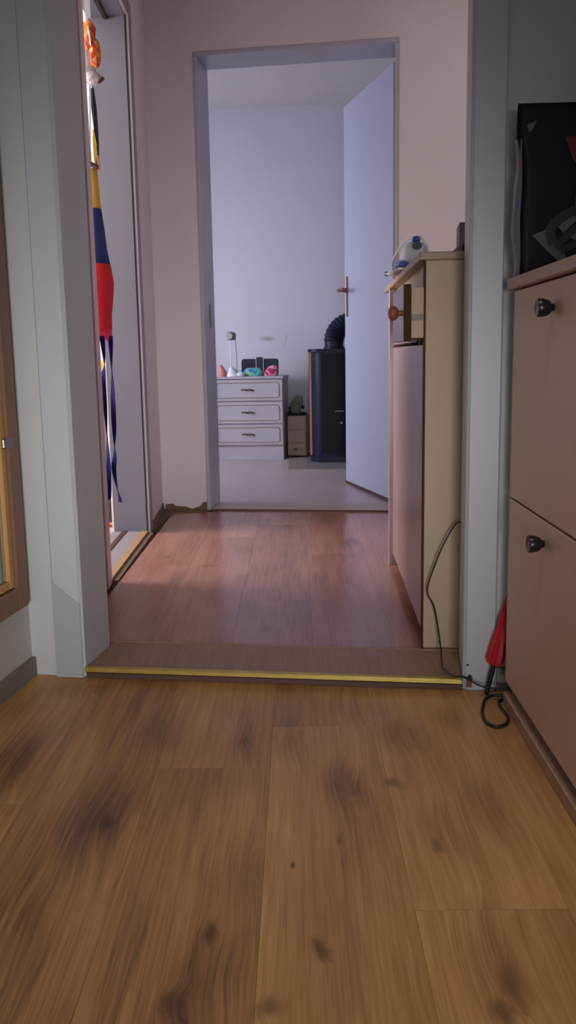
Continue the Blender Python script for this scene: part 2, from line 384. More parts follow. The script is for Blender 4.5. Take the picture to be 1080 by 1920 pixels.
# ------------------------------------------------------------------ floors
fl = structure(link('floor', bx(-1.4, 1.1, -1.6, 1.98, -.10, -.0285), M['sub']))
def plank(parent, m, x0, x1, y0a, y0b, y1a, y1b, z0, z1, g=.0001):
    """one laminate board, ends may be cut on the slant (a at x0, b at x1), top edges eased"""
    c = .0003
    bm = bmesh.new(); x0 += g; x1 -= g
    B = [(x0, y0a), (x1, y0b), (x1, y1b), (x0, y1a)]
    T = [(x0+c, y0a+c), (x1-c, y0b+c), (x1-c, y1b-c), (x0+c, y1a-c)]
    r0 = [bm.verts.new((x, y, z0)) for x, y in B]; r1 = [bm.verts.new((x, y, z1-c)) for x, y in B]; r2 = [bm.verts.new((x, y, z1)) for x, y in T]
    for a, b in ((r0, r1), (r1, r2)):
        for i in range(4): bm.faces.new((a[i], a[(i+1) % 4], b[(i+1) % 4], b[i]))
    bm.faces.new(r2); bm.faces.new(r0)
    return link('plank', bm, m, parent, origin=((x0+x1)/2, (y0a+y1a)/2, z1))
PW = .1935
joints = {0: (1.33, .1), 1: (.55,), 2: (1.45, .35), 4: (1.041, -.2), 3: (1.62, .3), 5: (.8,)}
for i, x0 in enumerate([-1.217+PW*k for k in range(11)]):
    x1 = x0+PW
    endy = lambda x: 1.893-.1055*(x+.47)+.035
    if x0 > .4: endy = lambda x: 1.80-.13*(x-.4)
    if x1 < -.62: top = lambda x: 1.0+(x+1.217)*1.4
    else: top = endy
    js = joints.get(i-3, (random.uniform(.2, 1.5),))
    ys = [None]+[j for j in js if j < top(x0)-.1]+[-1.55]
    for a, b in zip(ys, ys[1:]):
        ya, yb = (top(x0), top(x1)) if a is None else (a, a)
        if min(ya, yb)-b < .05: continue
        plank(fl, M['oak'], x0, x1, b+.0001, b+.0001, ya-.0004, yb-.0004, -.0285, -.02)
fh = structure(link('floor', pr([(-.60, 2.06), (.80, 1.88), (.80, 4.0), (-.60, 4.17)], -.10, -.0095), M['sub']))
hj = {0: (2.9,), 1: (3.35,), 2: (2.45, 3.6), 3: (3.05,), 4: (2.75,), 5: (3.4,), 6: (2.6,)}
for i, x0 in enumerate([-.553+PW*k for k in range(7)]):
    x1 = min(x0+PW, .77)
    b0 = lambda x: 2.091-.13*(x+.458); e0 = lambda x: 3.970-.147*(x+.392)
    if i == 0: e0 = lambda x: 3.915+.10*(x+.553)
    ys = [None]+list(hj[i])+[None]
    for k in range(len(ys)-1):
        a, b = ys[k], ys[k+1]
        plank(fh, M['cherry'], x0, x1, (b0(x0) if a is None else a)+.0001, (b0(x1) if a is None else a)+.0001,
              (e0(x0) if b is None else b)-.0004, (e0(x1) if b is None else b)-.0004, -.0095, 0)
structure(link('floor', pr([K(-2.0, .185), K(1.86, .185), (1.46, 6.30), (-2.2, 6.54)], -.10, .001), M['lino']))
structure(link('floor', pr([(-2.85, 2.05), (-.705, 2.05), (-.73, 3.9), (-2.85, 4.2)], -.10, 0), M['lino']))

# step board and brass nosing between front room and hall
st = sempty('trim_1', (F(0, 0)[0], F(0, 0)[1], 0), RF)
link('step_board', bx(.001, .814, .012, .1875, -.010, .003, bev=.0015), M['sill_wood'], st)
nb = bx(.001, .814, -.004, .012, .003, .0052, bev=.0008); box(nb, .001, .814, -.0065, -.0035, -.004, .0052, bev=.0008)
link('brass_nosing', nb, M['brass'], st)
link('riser', bx(.001, .814, .006, .016, -.03, -.010), M['brown_edge'], st)  # dark brown stands in for the shadow under the brass nosing
link('joint_strip', bx(.001, .814, .1875, .1955, -.004, .0042, bev=.0012), M['sill_wood'], st)

# doorway frame of the front room
tf = sempty('trim_2', (F(0, 0)[0], F(0, 0)[1], 0), RF)
def jamb(nm, m, par, *a, bev=.003): return link(nm, bx(*a, bev=bev), m, par)
jamb('jamb', M['frame'], tf, -.022, 0, .004, .168, -.02, 1.94)
jamb('jamb', M['frame'], tf, .815, .837, .004, .186, -.02, 1.94)
jamb('head', M['frame'], tf, -.022, .837, .004, .186, 1.94, 1.962)
jamb('architrave', M['frame'], tf, -.066, -.004, 0, .015, -.02, 2.0)
jamb('architrave', M['frame'], tf, .819, .881, 0, .015, -.02, 2.0)
jamb('architrave', M['frame'], tf, -.0035, .8185, 0, .015, 1.944, 2.0)
link('darker_patch', pr([(-.0655, -.019), (-.0045, -.019), (-.0045, .148), (-.0655, .198)], -.0018, .0004, axis='y'), M['frame_dark'], tf)['label'] = 'darker grey patch with a slanting top edge at the foot of the frame'  # thin darker slab with a slanting top, laid on the left architrave
link('strike_hole', pr([(.822, -.012), (.834, -.012), (.835, .012), (.829, .016), (.823, .010)], -.0016, .001, axis='y'), M['torn'], tf)['label'] = 'chipped rusty hole at the foot of the frame'
link('strike_pin', la([(.0035, -.004), (.0035, .001)], 10, 'y', (.829, 0, .010)), M['black'], tf)
link('screw_hole', la([(.0025, -.0012), (.0025, .002)], 10, 'y', (.825, 0, .036)), M['black'], tf)

# left wall foot and mirror
b = structure(link('baseboard_left', pr(quad(F, -.1272, -.117, -2.9, .012), -.02, .022), M['skirt']))
structure(link('baseboard_front', pr(quad(F, .884, 1.0, .003, .0142), -.02, .03), M['skirt']))

mr = thing('mirror', 'tall wood-framed mirror hanging on the side wall beside the doorway', 'mirror', (*F(-.127, -.02), .15), RF)
# local: x out from the wall, y negative towards the viewer
MH, MWd = 1.15, .62
for nm, y0, y1, z0, z1 in (('frame_rail', -.050, 0, 0, MH), ('frame_rail', -MWd, -MWd+.05, 0, MH), ('frame_rail', -MWd+.0505, -.0505, 0, .05), ('frame_rail', -MWd+.0505, -.0505, MH-.05, MH)):
    link(nm, bx(.001, .018, y0, y1, z0, z1, bev=.003), M['walnut'], mr)
for y0, y1, z0, z1 in ((-.075, -.052, .052, MH-.052), (-MWd+.052, -MWd+.075, .052, MH-.052), (-MWd+.0755, -.0755, .052, .07), (-MWd+.0755, -.0755, MH-.07, MH-.052)):
    link('inner_rail', bx(.001, .013, y0, y1, z0, z1, bev=.003), M['pine'], mr)
link('glass', bx(.001, .005, -MWd+.078, -.078, .073, MH-.073), M['mirror'], mr)
link('metal_clip', bx(.0135, .021, -.07, -.03, .345, .365, bev=.002), M['steel'], mr)

# ------------------------------------------------------------------ side room doorway
ts = sempty('trim_3')
def pz(nm, poly, z0, z1, m, par): return link(nm, pr(poly, z0, z1), m, par)
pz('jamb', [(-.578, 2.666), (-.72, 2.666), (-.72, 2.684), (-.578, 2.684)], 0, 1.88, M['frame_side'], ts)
pz('architrave', [(-.566, 2.600), (-.577, 2.600), (-.5755, 2.665), (-.5775, 2.679), (-.5715, 2.679)], 0, 1.95, M['arch_lit'], ts)
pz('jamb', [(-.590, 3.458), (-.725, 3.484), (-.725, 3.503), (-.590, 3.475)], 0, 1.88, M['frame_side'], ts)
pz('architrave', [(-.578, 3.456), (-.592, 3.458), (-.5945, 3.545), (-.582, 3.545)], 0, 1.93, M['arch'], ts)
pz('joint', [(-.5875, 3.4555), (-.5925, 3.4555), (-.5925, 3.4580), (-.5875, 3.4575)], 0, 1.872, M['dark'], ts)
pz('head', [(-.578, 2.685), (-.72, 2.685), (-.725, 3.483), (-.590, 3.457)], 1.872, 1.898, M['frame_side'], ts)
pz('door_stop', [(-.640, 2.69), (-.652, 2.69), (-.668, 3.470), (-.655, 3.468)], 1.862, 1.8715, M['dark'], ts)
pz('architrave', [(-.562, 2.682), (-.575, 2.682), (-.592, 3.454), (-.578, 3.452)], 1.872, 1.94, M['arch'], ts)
pz('dark_strip', [(-.556, 2.69), (-.574, 2.69), (-.588, 3.455), (-.568, 3.455)], -.0095, .004, M['torn'], ts)
pz('tan_strip', [(-.5745, 2.686), (-.596, 2.686), (-.612, 3.462), (-.5885, 3.457)], -.005, .010, M['tan'], ts)
pz('sill_board', [(-.5965, 2.686), (-.655, 2.686), (-.672, 3.474), (-.6125, 3.462)], -.005, .007, M['white_sill'], ts)
pz('brown_strip', [(-.6555, 2.686), (-.672, 2.686), (-.690, 3.478), (-.6725, 3.474)], -.005, .010, M['brown_edge'], ts)
pz('sill_board', [(-.6725, 2.686), (-.73, 2.686), (-.73, 3.483), (-.6905, 3.478)], -.005, .005, M['white_sill'], ts)

# torn plaster and bare floor edge in the hall corner
tb = sempty('baseboard_hall')
link('bare_floor', pr([(-.598, 3.56), (-.566, 3.66), (-.560, 3.82), (-.545, 3.905), (-.50, 3.925), (-.40, 3.948), (-.395, 3.972), (-.60, 4.0)], -.0095, .004), M['torn'], tb)
rg = [K(-.215, -.009), K(-.215, -.0005)]
def rag(par, p0, p1, n, h, th, out, m):
    """upright strip with a ragged upper edge from p0 to p1 (plan), thickness th towards out"""
    bm = bmesh.new(); p0 = Vector(p0); p1 = Vector(p1); out = Vector(out)
    f, bk = [], []
    for i in range(n+1):
        p = p0.lerp(p1, i/n); z = h(i/n)*random.uniform(.75, 1.15)
        f.append((bm.verts.new((*(p+out*th), .004)), bm.verts.new((*(p+out*th*.6), z)))); bk.append((bm.verts.new((*(p), .004)), bm.verts.new((*p, z))))
    for i in range(n):
        bm.faces.new((f[i][0], f[i+1][0], f[i+1][1], f[i][1])); bm.faces.new((bk[i][0], bk[i][1], bk[i+1][1], bk[i+1][0])); bm.faces.new((f[i][1], f[i+1][1], bk[i+1][1], bk[i][1])); bm.faces.new((f[i][0], bk[i][0], bk[i+1][0], f[i+1][0]))
    bm.faces.new((f[0][0], f[0][1], bk[0][1], bk[0][0])); bm.faces.new((f[-1][0], bk[-1][0], bk[-1][1], f[-1][1]))
    return link('torn_strip', bm, m, par)
rag(tb, K(-.205, -.0003), K(-.017, -.0003), 12, lambda t: .034-.04*t if t < .7 else .006+(t-.7)*.13, .012, (-.145, -.989), M['torn'])
rag(tb, (lx(3.56)+.0003, 3.56), (lx(3.985)+.0003, 3.985), 12, lambda t: .012+.022*t, .010, (1, 0), M['torn'])

# ------------------------------------------------------------------ kitchen doorway and door
tk = sempty('trim_4', (*K(0, 0), 0), RK)
jamb('jamb', M['frame_blue'], tk, -.016, 0, -.004, .192, 0, 1.888)
jamb('jamb', M['frame_blue'], tk, .810, .826, -.004, .192, 0, 1.888)
jamb('head', M['frame_blue'], tk, -.016, .826, -.004, .192, 1.8885, 1.906)
link('strike_plate', bx(-.0005, .002, .075, .115, .80, .90, bev=.0008), M['steel'], tk)
tt = sempty('trim_5', (*K(0, 0), 0), RK)
link('threshold_board', bx(.001, .809, .006, .190, -.009, .009, bev=.002), M['beige_sill'], tt)
link('edge_strip', bx(.001, .809, -.006, .0055, -.009, .007, bev=.001), M['brown_edge'], tt)

dv = Vector((-.16, .637, 0)); DL = dv.length; dr_rz = math.atan2(dv.y, dv.x)
kd = sempty('door_1', (.424, 4.060, 0), dr_rz); DL += .0535            # local x along the leaf from the hinge, +y faces the viewer side
link('door_leaf', bx(.0, DL, -.04, 0, .008, 1.876, bev=.003), M['door'], kd)
link('handle_plate', bx(DL-.055, DL-.037, .0003, .005, .862, 1.062, bev=.002), M['hbronze'], kd)
hb = tu(smooth_pts([(DL-.046, .004, .992), (DL-.046, .03, .992), (DL-.048, .046, .992), (DL-.062, .052, .992), (DL-.13, .050, .990)], 6), lambda t: .0085-.0015*t, 10)
blob(hb, (DL-.135, .050, .990), (.010, .009, .010), 2)
lathe(hb, [(.013, .005), (.013, .012), (.009, .016)], 14, 'y', (DL-.046, 0, .992))
link('lever', hb, M['hbronze'], kd, 40)
link('bottom_seal', bx(.002, DL-.002, .0003, .004, .0085, .02), M['brown_edge'], kd)

# ------------------------------------------------------------------ kitchen: chest of drawers and what stands on it
ds = thing('chest_of_drawers', 'small cream three-drawer chest with rounded mouldings against the far wall', 'chest', (-.551, 5.968, 0), math.atan2(-.036, .46))
DW, DD, DH = .461, .38, .545
c = bx(0, DW, .0, DD, .094, .53, bev=.002)
link('carcass', c, M['white_lam'], ds); link('plinth', bx(.002, DW-.002, .001, DD, .0, .088, bev=.002), M['white_lam'], ds)
link('plinth_groove', bx(.004, DW-.004, .006, DD-.01, .088, .094), M['gilt'], ds)
link('top', bx(-.006, DW+.006, -.022, DD, .530, DH, bev=.003, seg=2), M['white_lam'], ds)
def rr(w, h, r, n=5):
    pts = []
    for cx, cz, a0 in ((w/2-r, h/2-r, 0), (-w/2+r, h/2-r, PI/2), (-w/2+r, -h/2+r, PI), (w/2-r, -h/2+r, 1.5*PI)):
        for k in range(n+1):
            a = a0+PI/2*k/n; pts.append((cx+r*math.cos(a), cz+r*math.sin(a)))
    return pts
for z0, z1 in ((.388, .524), (.241, .380), (.100, .234)):
    zc = (z0+z1)/2
    d = link('drawer', bx(.003, DW-.003, -.016, -.0005, z0, z1, bev=.002), M['white_lam'], ds, origin=(DW/2, -.008, zc))
    bm = bmesh.new(); ring = []
    outer, inner = rr(DW-.045, z1-z0-.032, .018), rr(DW-.060, z1-z0-.047, .012)
    mid = rr(DW-.052, z1-z0-.039, .015)
    R = [[bm.verts.new((x, y, z)) for x, z in p] for p, y in ((outer, -.0075), (mid, -.0135), (inner, -.0075))]
    n = len(outer)
    for a, b2 in ((R[0], R[1]), (R[1], R[2]), (R[2], R[0])):
        for i in range(n): bm.faces.new((a[i], a[(i+1) % n], b2[(i+1) % n], b2[i]))
    link('moulding', bm, M['gilt'], d, 30)
    h = tu(smooth_pts([(-.042, -.011, .003), (-.034, -.016, .004), (-.02, -.024, .006), (0, -.026, .002), (.02, -.024, .005), (.034, -.016, 0), (.042, -.011, -.002)], 5), lambda t: .0035+.002*math.sin(PI*t), 8)
    blob(h, (-.038, -.010, .003), (.007, .004, .006), 1); blob(h, (.038, -.010, -.001), (.007, .004, .006), 1)
    link('handle', h, M['bronze'], d, 50)
def on(px, dy=0): return (px, 5.968-.0783*(px+.551)+dy, DH)      # a spot on the chest top, dy behind its front edge

dl = thing('desk_lamp', 'thin white desk lamp with grey head and two slim rods standing on the cream chest', 'lamp', on(-.424, .09))
link('base', lo([(0, 0, 0, .046, .046), (0, 0, .012, .046, .046), (-.002, 0, .03, .036, .038), (-.006, 0, .05, .022, .026), (-.008, 0, .062, .012, .014)], 24), M['white'], dl, 50)
link('rod', tu([(-.009, 0, .05), (-.010, 0, .262)], .0032, 8), M['white'], dl, True)
link('rod', tu(smooth_pts([(.024, .004, .028), (.030, .004, .05), (.026, .004, .20), (.022, .004, .25)], 5), .0026, 8), M['lampgrey'], dl, True)
hd = bl((-.004, -.004, .263), (.034, .040, .030), 3, 3, .04)
link('lamp_head', hd, M['lampgrey'], dl, 'full'); link('bulb_cover', la([(.020, -.047), (.022, -.036), (.010, -.030)], 18, 'y', (-.012, 0, .260)), M['frame_dark'], dl, 50)
link('arm_joint', bl((.018, 0, .25), (.010, .010, .016), 2), M['lampgrey'], dl, 'full')

o = tag(link('figurine', lo([(0, 0, 0, .020, .017), (.003, 0, .015, .025, .019), (.002, 0, .035, .024, .018), (-.004, 0, .055, .018, .015), (-.007, 0, .070, .012, .010), (-.008, 0, .078, .004, .004)], 16), M['salmon'], smooth=50),
        'small salmon pink figurine at the end of the cream chest beside the lamp', 'figurine'); o.location = on(-.490, .06)
dsh = thing('small_dish', 'small white lidded dish between the lamp and the turquoise pouch', 'dish', on(-.366, .045))
link('bowl', la([(.018, 0), (.026, .006), (.028, .016)], 20), M['white'], dsh, 50); link('lid', la([(.0285, .0162), (.026, .022), (.010, .026), (.003, .030)], 20), M['white'], dsh, 50)
wl = thing('wallet', 'black wallet with a white-edged strap standing upright on the cream chest', 'wallet', on(-.243, .16), -.07)
link('body', prism(bmesh.new(), [(x, z+.056) for x, z in rr(.245, .112, .018)], -.014, .014, 'y'), M['dnavy'], wl, 40)
link('strap', bx(-.024, .024, -.019, -.0145, .004, .122, bev=.002), M['dnavy'], wl)
for x in (-.026, .023): link('piping', bx(x, x+.003, -.021, -.0145, .004, .122), M['white'], wl)
p1 = tag(link('pouch', lo([(0, 0, 0, .060, .022), (0, 0, .012, .070, .030, .03), (.004, 0, .032, .066, .026, .04), (.004, 0, .048, .050, .014, .04), (.004, 0, .054, .04, .004)], 30), M['turq'], smooth=50),
         'turquoise patterned zip pouch lying in front of the black wallet', 'pouch'); p1.location = on(-.290, .075); p1.rotation_euler.z = -.08
p2 = tag(link('pouch', lo([(0, 0, 0, .042, .022), (0, 0, .014, .050, .030, .03), (.006, 0, .040, .044, .024, .04), (.014, 0, .060, .028, .012, .04), (.018, 0, .070, .014, .004)], 30), M['magenta'], smooth=50),
         'magenta and pink floral pouch lying in front of the black wallet', 'pouch'); p2.location = on(-.170, .075); p2.rotation_euler.z = -.08

# low drawer box beside the stove and the tray on it
lb = thing('drawer_box', 'low greyish wooden drawer box between the cream chest and the stove', 'drawer box', (-.070, 6.057, 0), math.atan2(-.019, .129))
link('carcass', bx(0, .126, .008, .24, .01, .278, bev=.002), M['crate'], lb)
link('base', bx(-.004, .126, .0, .24, 0, .012, bev=.001), M['dark'], lb)
for z0, z1 in ((.190, .274), (.103, .185), (.016, .098)):
    d = link('drawer', bx(.004, .122, -.004, .0075, z0, z1, bev=.002), M['crate'], lb)
    if z0 < .05:
        link('knob', bl((.055, -.009, .056), (.013, .006, .010), 2), M['bronze'], d, 'full')
tr = thing('tray', 'dark shallow tray on top of the low drawer box', 'tray', (-.004, 6.13, .278))
tbm = bx(-.063, .063, -.055, .055, 0, .006, bev=.002)
for a in ((-.063, -.056, -.055, .055), (.056, .063, -.055, .055), (-.055, .055, -.055, -.048), (-.055, .055, .048, .055)): box(tbm, a[0], a[1], a[2], a[3], .006, .018)
link('pan', tbm, M['dark'], tr)
lm = thing('bundle', 'grey green lumpy bundle heaped on the dark tray', 'bundle', (-.004, 6.13, .2845))
lb2 = bl((-.008, 0, .045), (.036, .032, .055), 3, 5, .10, -.044)
blob(lb2, (.010, 0, .085), (.034, .030, .042), 3, 8, .12)
link('cloth', lb2, M['lump'], lm, 'full'); link('dark_end', bl((.040, -.012, .048), (.012, .012, .014), 2, 2, .1), M['black'], lm, 'full')
link('dark_stem', tu([(-.048, .0, .002), (-.050, 0, .05)], .006, 8), M['black'], lm, True)

# ------------------------------------------------------------------ stove
sv = thing('stove', 'tall blue black wood stove with ribbed elbow flue partly behind the open door', 'stove', (.075, 5.69, .008), -.07)
def sp(w, d, r, o=0):                 # plan with rounded front corners (front at y=0), back square
    n = 8; P = []
    for k in range(n+1): a = PI+PI/2*k/n; P.append((r+o*0+r*math.cos(a), r+r*math.sin(a)))
    for k in range(n+1): a = 1.5*PI+PI/2*k/n; P.append((w-r+r*math.cos(a), r+r*math.sin(a)))
    return P+[(w, d), (0, d)]
def shift(P, dx, dy): return [(x+dx, y+dy) for x, y in P]
link('body', pr(shift(sp(.46, .33, .085), .010, .012), .035, .685), M['stove'], sv, 30)
link('base', pr(shift(sp(.475, .345, .09), .0, .0), 0, .035), M['stove'], sv, 30)
tp = pr(shift(sp(.50, .36, .09), -.012, -.006), .685, .703)
link('top_plate', tp, M['stove'], sv, 30)
link('side_trim', bx(-.003, .0095, .10, .15, .036, .684, bev=.001), M['copper'], sv); link('side_trim', bx(.4705, .483, .10, .15, .036, .684, bev=.001), M['copper'], sv)
link('side_panel', bx(-.010, .0095, .155, .325, .036, .684, bev=.001), M['chest_dark'], sv)
fd = link('fire_door', pr(rr(.345, .62, .012), .004, .0115, 'y'), M['stove_glass'], sv); fd.location = (.250, 0, .362)
link('door_handle', tu(smooth_pts([(-.085, .006, -.050), (-.085, -.02, -.043), (-.055, -.025, -.040), (-.035, -.025, -.043), (-.035, .006, -.040)], 5), .005, 8), M['steel'], fd, True)
link('latch', la([(.007, -.012), (.006, .006)], 12, 'y', (-.05, 0, -.115)), M['steel'], fd, True)
# elbow flue: smooth collar then overlapping ribs round a quarter bend
pc = (.152, .18); rp = .060
link('collar', la([(rp+.006, .703), (rp+.006, .716), (rp, .718), (rp, .75)], 28, 'z', (pc[0], pc[1], 0)), M['stove'], sv, 40)
bm = bmesh.new(); Rb = .115; nseg = 9; rings = []; cx, cz = pc[0]+Rb, .75
for i in range(nseg*4+1):
    a = PI-(PI/2)*i/(nseg*4); q = i % 4
    r = rp*(1.0 if q in (0,) else (1.09 if q == 1 else (1.07 if q == 2 else 1.03)))
    ctr = Vector((cx+Rb*math.cos(a), pc[1], cz+Rb*math.sin(a))); rad = Vector((math.cos(a), 0, math.sin(a)))
    rings.append([bm.verts.new(ctr+rad*r*math.cos(2*PI*k/24)+Vector((0, r*math.sin(2*PI*k/24), 0))) for k in range(24)])
for a, b2 in zip(rings, rings[1:]):
    for k in range(24): bm.faces.new((a[k], a[(k+1) % 24], b2[(k+1) % 24], b2[k]))
bm.faces.new(rings[0]); bm.faces.new(rings[-1])
link('elbow', bm, M['stove'], sv, 50)
link('flue_pipe', tu([(cx, pc[1], cz+Rb), (cx+.30, pc[1]+.12, cz+Rb), (cx+.34, pc[1]+.45, cz+Rb)], rp, 24), M['stove'], sv, 50)
gp = tag(link('floor_plate', bx(-.062, .75, 5.33, 6.02, .0015, .0075, bev=.002), M['glassplate']), 'clear glass floor plate lying under the stove', 'floor plate')

# soot stain on the far wall
sm = bpy.data.materials.new('soot stained paint'); sm.use_nodes = True
N = sm.node_tree.nodes; L = sm.node_tree.links; tc = N.new('ShaderNodeTexCoord'); mp = N.new('ShaderNodeMapping'); mp.inputs['Scale'].default_value = (11, 0, 34); mp.inputs['Rotation'].default_value = (0, .3, 0)
L.new(tc.outputs['Object'], mp.inputs[0]); ln = N.new('ShaderNodeVectorMath'); ln.operation = 'LENGTH'; L.new(mp.outputs[0], ln.inputs[0])
nz = N.new('ShaderNodeTexNoise'); nz.inputs['Scale'].default_value = 14; L.new(tc.outputs['Object'], nz.inputs['Vector'])
ad = N.new('ShaderNodeMath'); L.new(ln.outputs['Value'], ad.inputs[0]); mu = N.new('ShaderNodeMath'); mu.operation = 'MULTIPLY'; L.new(nz.outputs['Fac'], mu.inputs[0]); mu.inputs[1].default_value = .8; L.new(mu.outputs[0], ad.inputs[1])
mg = N.new('ShaderNodeMapRange'); mg.interpolation_type = 'SMOOTHSTEP'; mg.inputs['From Min'].default_value = .2; mg.inputs['From Max'].default_value = 1.35; L.new(ad.outputs[0], mg.inputs['Value'])
mx = N.new('ShaderNodeMix'); mx.data_type = 'RGBA'; mx.inputs['A'].default_value = lin(150, 136, 140); mx.inputs['B'].default_value = lin(202, 198, 208); L.new(mg.outputs[0], mx.inputs['Factor'])
L.new(mx.outputs['Result'], N['Principled BSDF'].inputs['Base Color']); N['Principled BSDF'].inputs['Roughness'].default_value = .8
so = structure(link('wall_stain', pr(rr(.26, .12, .05), -.0012, .0, 'y'), sm)); so.location = (-.20, 6.3785, .79); so.rotation_euler.z = math.atan2(-.28, 3.9); so.name = 'trim_6'

# ------------------------------------------------------------------ hall cabinet
hc = thing('hall_cabinet', 'narrow tall birch cabinet with one drawer pulled ajar against the hall wall', 'cabinet', (.278, 2.012, 0), -.025)
CL = .865                              # local x to the wall, y along the hall
link('side_panel', bx(.003, .40, 0, .018, 0, .868, bev=.0015), M['chest_side'], hc)
link('side_edge', bx(-.0005, .003, 0, .018, 0, .868), M['chest_dark'], hc)
link('side_panel', bx(-.012, .40, CL-.018, CL, 0, .868, bev=.0015), M['chest_front'], hc)
link('back_panel', bx(.385, .399, .0185, CL-.0185, .04, .867), M['chest_side'], hc)
link('shelf', bx(.021, .384, .0185, CL-.0185, .676, .692), M['chest_side'], hc)
link('plinth', bx(.03, .04, .0185, CL-.0185, 0, .045), M['chest_dark'], hc)
link('top', bx(-.012, .402, -.006, 1.045, .868, .885, bev=.002), M['chest_top'], hc)
mid_y = .30
link('front_rail', bx(.012, .030, .0185, CL-.0185, .822, .8675), M['chest_side'], hc)
link('divider', bx(.022, .384, mid_y-.008, mid_y+.008, .6925, .8215), M['chest_side'], hc)
link('cabinet_door', bx(.0005, .0185, .0195, CL-.0195, .040, .690, bev=.0015), M['chest_front'], hc)
# the drawer that stands ajar
dw = link('drawer', bx(-.044, -.028, .001, mid_y-.003, .698, .818, bev=.0015), M['chest_front'], hc)
link('drawer_edge', bx(-.0445, -.0275, .0, .0012, .697, .819), M['chest_dark'], dw)
bm = bx(-.0275, .33, .006, .018, .705, .812); box(bm, -.0275, .33, mid_y-.020, mid_y-.008, .705, .812); box(bm, -.0275, .33, .0185, mid_y-.0205, .705, .712); box(bm, .318, .33, .0185, mid_y-.0205, .712, .812)
link('drawer_box', bm, M['chest_side'], dw)
rb = bx(-.0265, .30, .0025, .0055, .742, .745); box(rb, -.0265, .30, .0025, .0055, .752, .755); box(rb, -.0265, .30, .004, .0055, .745, .752)
link('runner', rb, M['dullsteel'], dw)
link('knob', la([(.006, -.044), (.006, -.050), (.012, -.054), (.0165, -.061), (.0165, -.066), (.012, -.072), (.004, -.0745)], 24, 'x', (0, .055, .760)), M['knob_wood'], dw, 50)
d2 = link('drawer', bx(.0005, .0185, mid_y+.003, CL-.0195, .698, .818, bev=.0015), M['chest_front'], hc)
link('knob', la([(.006, 0), (.006, -.006), (.012, -.010), (.0165, -.017), (.0165, -.022), (.012, -.028), (.004, -.0305)], 24, 'x', (0, .58, .780)), M['knob_wood'], d2, 50)

# steam iron on the cabinet
TOPZ = .885
ir = thing('steam_iron', 'white and blue steam iron with looped cord standing on the hall cabinet', 'iron', (.312, 2.52, TOPZ+.0005)); ir.scale = (1, 1, .8)
def hull(secs, n=20):                  # sections along y: (y, half width, z0, z1)
    bm = bmesh.new(); rings = []
    for y, w, z0, z1 in secs:
        rings.append([bm.verts.new((w*math.copysign(abs(math.cos(a))**.8, math.cos(a)), y, (z0+z1)/2+(z1-z0)/2*math.copysign(abs(math.sin(a))**.8, math.sin(a)))) for a in [2*PI*k/n for k in range(n)]])
    for a, b2 in zip(rings, rings[1:]):
        for k in range(n): bm.faces.new((a[k], a[(k+1) % n], b2[(k+1) % n], b2[k]))
    bm.faces.new(rings[0]); bm.faces.new(rings[-1]); return bm
link('sole_plate', pr([(-.045, -.10), (.045, -.10), (.050, -.04), (.042, .04), (.02, .10), (0, .125), (-.02, .10), (-.042, .04), (-.050, -.04)], 0, .008), M['steel'], ir)
link('blue_skirt', hull([(-.10, .044, .008, .030), (-.04, .050, .008, .040), (.04, .042, .008, .042), (.10, .018, .008, .034), (.12, .004, .012, .022)]), M['ironblue'], ir, 60)
link('body', hull([(-.115, .020, .022, .060), (-.108, .032, .018, .084), (-.09, .034, .018, .090), (-.05, .032, .018, .082), (.0, .030, .024, .070), (.05, .022, .026, .058), (.085, .010, .026, .044)]), M['white'], ir, 60)
link('handle', tu(smooth_pts([(0, -.095, .070), (0, -.092, .086), (0, -.06, .093), (0, .0, .090), (0, .05, .078), (0, .07, .060), (0, .072, .045)], 5), .011, 12), M['white'], ir, 60)
link('grip_inlay', bl((0, -.102, .093), (.012, .014, .012), 2), M['ironblue'], ir, 'full')
link('dial', la([(.011, -.128), (.0125, -.124), (.0125, -.110)], 20, 'y', (0, 0, .072)), M['dial'], ir, 50)
cdp = smooth_pts([(0, -.09, .102), (.010, -.11, .098), (.018, -.17, .062), (.017, -.22, .023), (.03, -.21, .004), (.05, -.10, .004)], 7)
link('cord', tu(cdp, .0031, 8), M['white'], ir, True)
cdp = smooth_pts([(0, -.09, .102), (-.020, -.06, .098), (-.036, -.02, .074), (-.043, .06, .046), (-.040, .09, .022), (-.030, .10, .010)], 7)
c2 = link('cord', tu(cdp, .0031, 8), M['white'], ir, True)
pb = hull([(.0, .006, -.006, .006), (.012, .011, -.010, .010), (.035, .012, -.011, .011), (.042, .009, -.008, .008)])
bmesh.ops.scale(pb, verts=pb.verts, vec=(.65, .65, .8)); bmesh.ops.rotate(pb, verts=pb.verts, cent=(0, 0, 0), matrix=Matrix.Rotation(1.2, 3, 'Z'))
bmesh.ops.translate(pb, verts=pb.verts, vec=(-.026, .10, .010)); link('plug', pb, M['white'], ir, 60)
pp = bmesh.new()
for dz in (-.006, .006): tube(pp, [(-.046, .108, .010+dz), (-.060, .113, .010+dz)], .002, 8)
link('plug_pins', pp, M['steel'], ir, True)
o = tag(link('folder', bx(0, .014, 0, .09, 0, .076, bev=.002), M['purple']), 'mauve upright card folder on the hall cabinet beside the doorway frame', 'folder'); o.location = (.372, 2.13, TOPZ+.0003); o.rotation_euler.z = -.1
o = thing('hair_clip', 'dark brown hair clip lying on the hall cabinet in front of the mauve folder', 'clip', (.356, 2.045, TOPZ+.0005))
link('wedge', pr([(-.018, 0), (.006, 0), (.006, .014), (0, .014)], -.012, .012, 'y'), M['walnut'], o); link('spring_end', bx(.0065, .014, -.012, .012, 0, .017, bev=.002), M['black'], o)

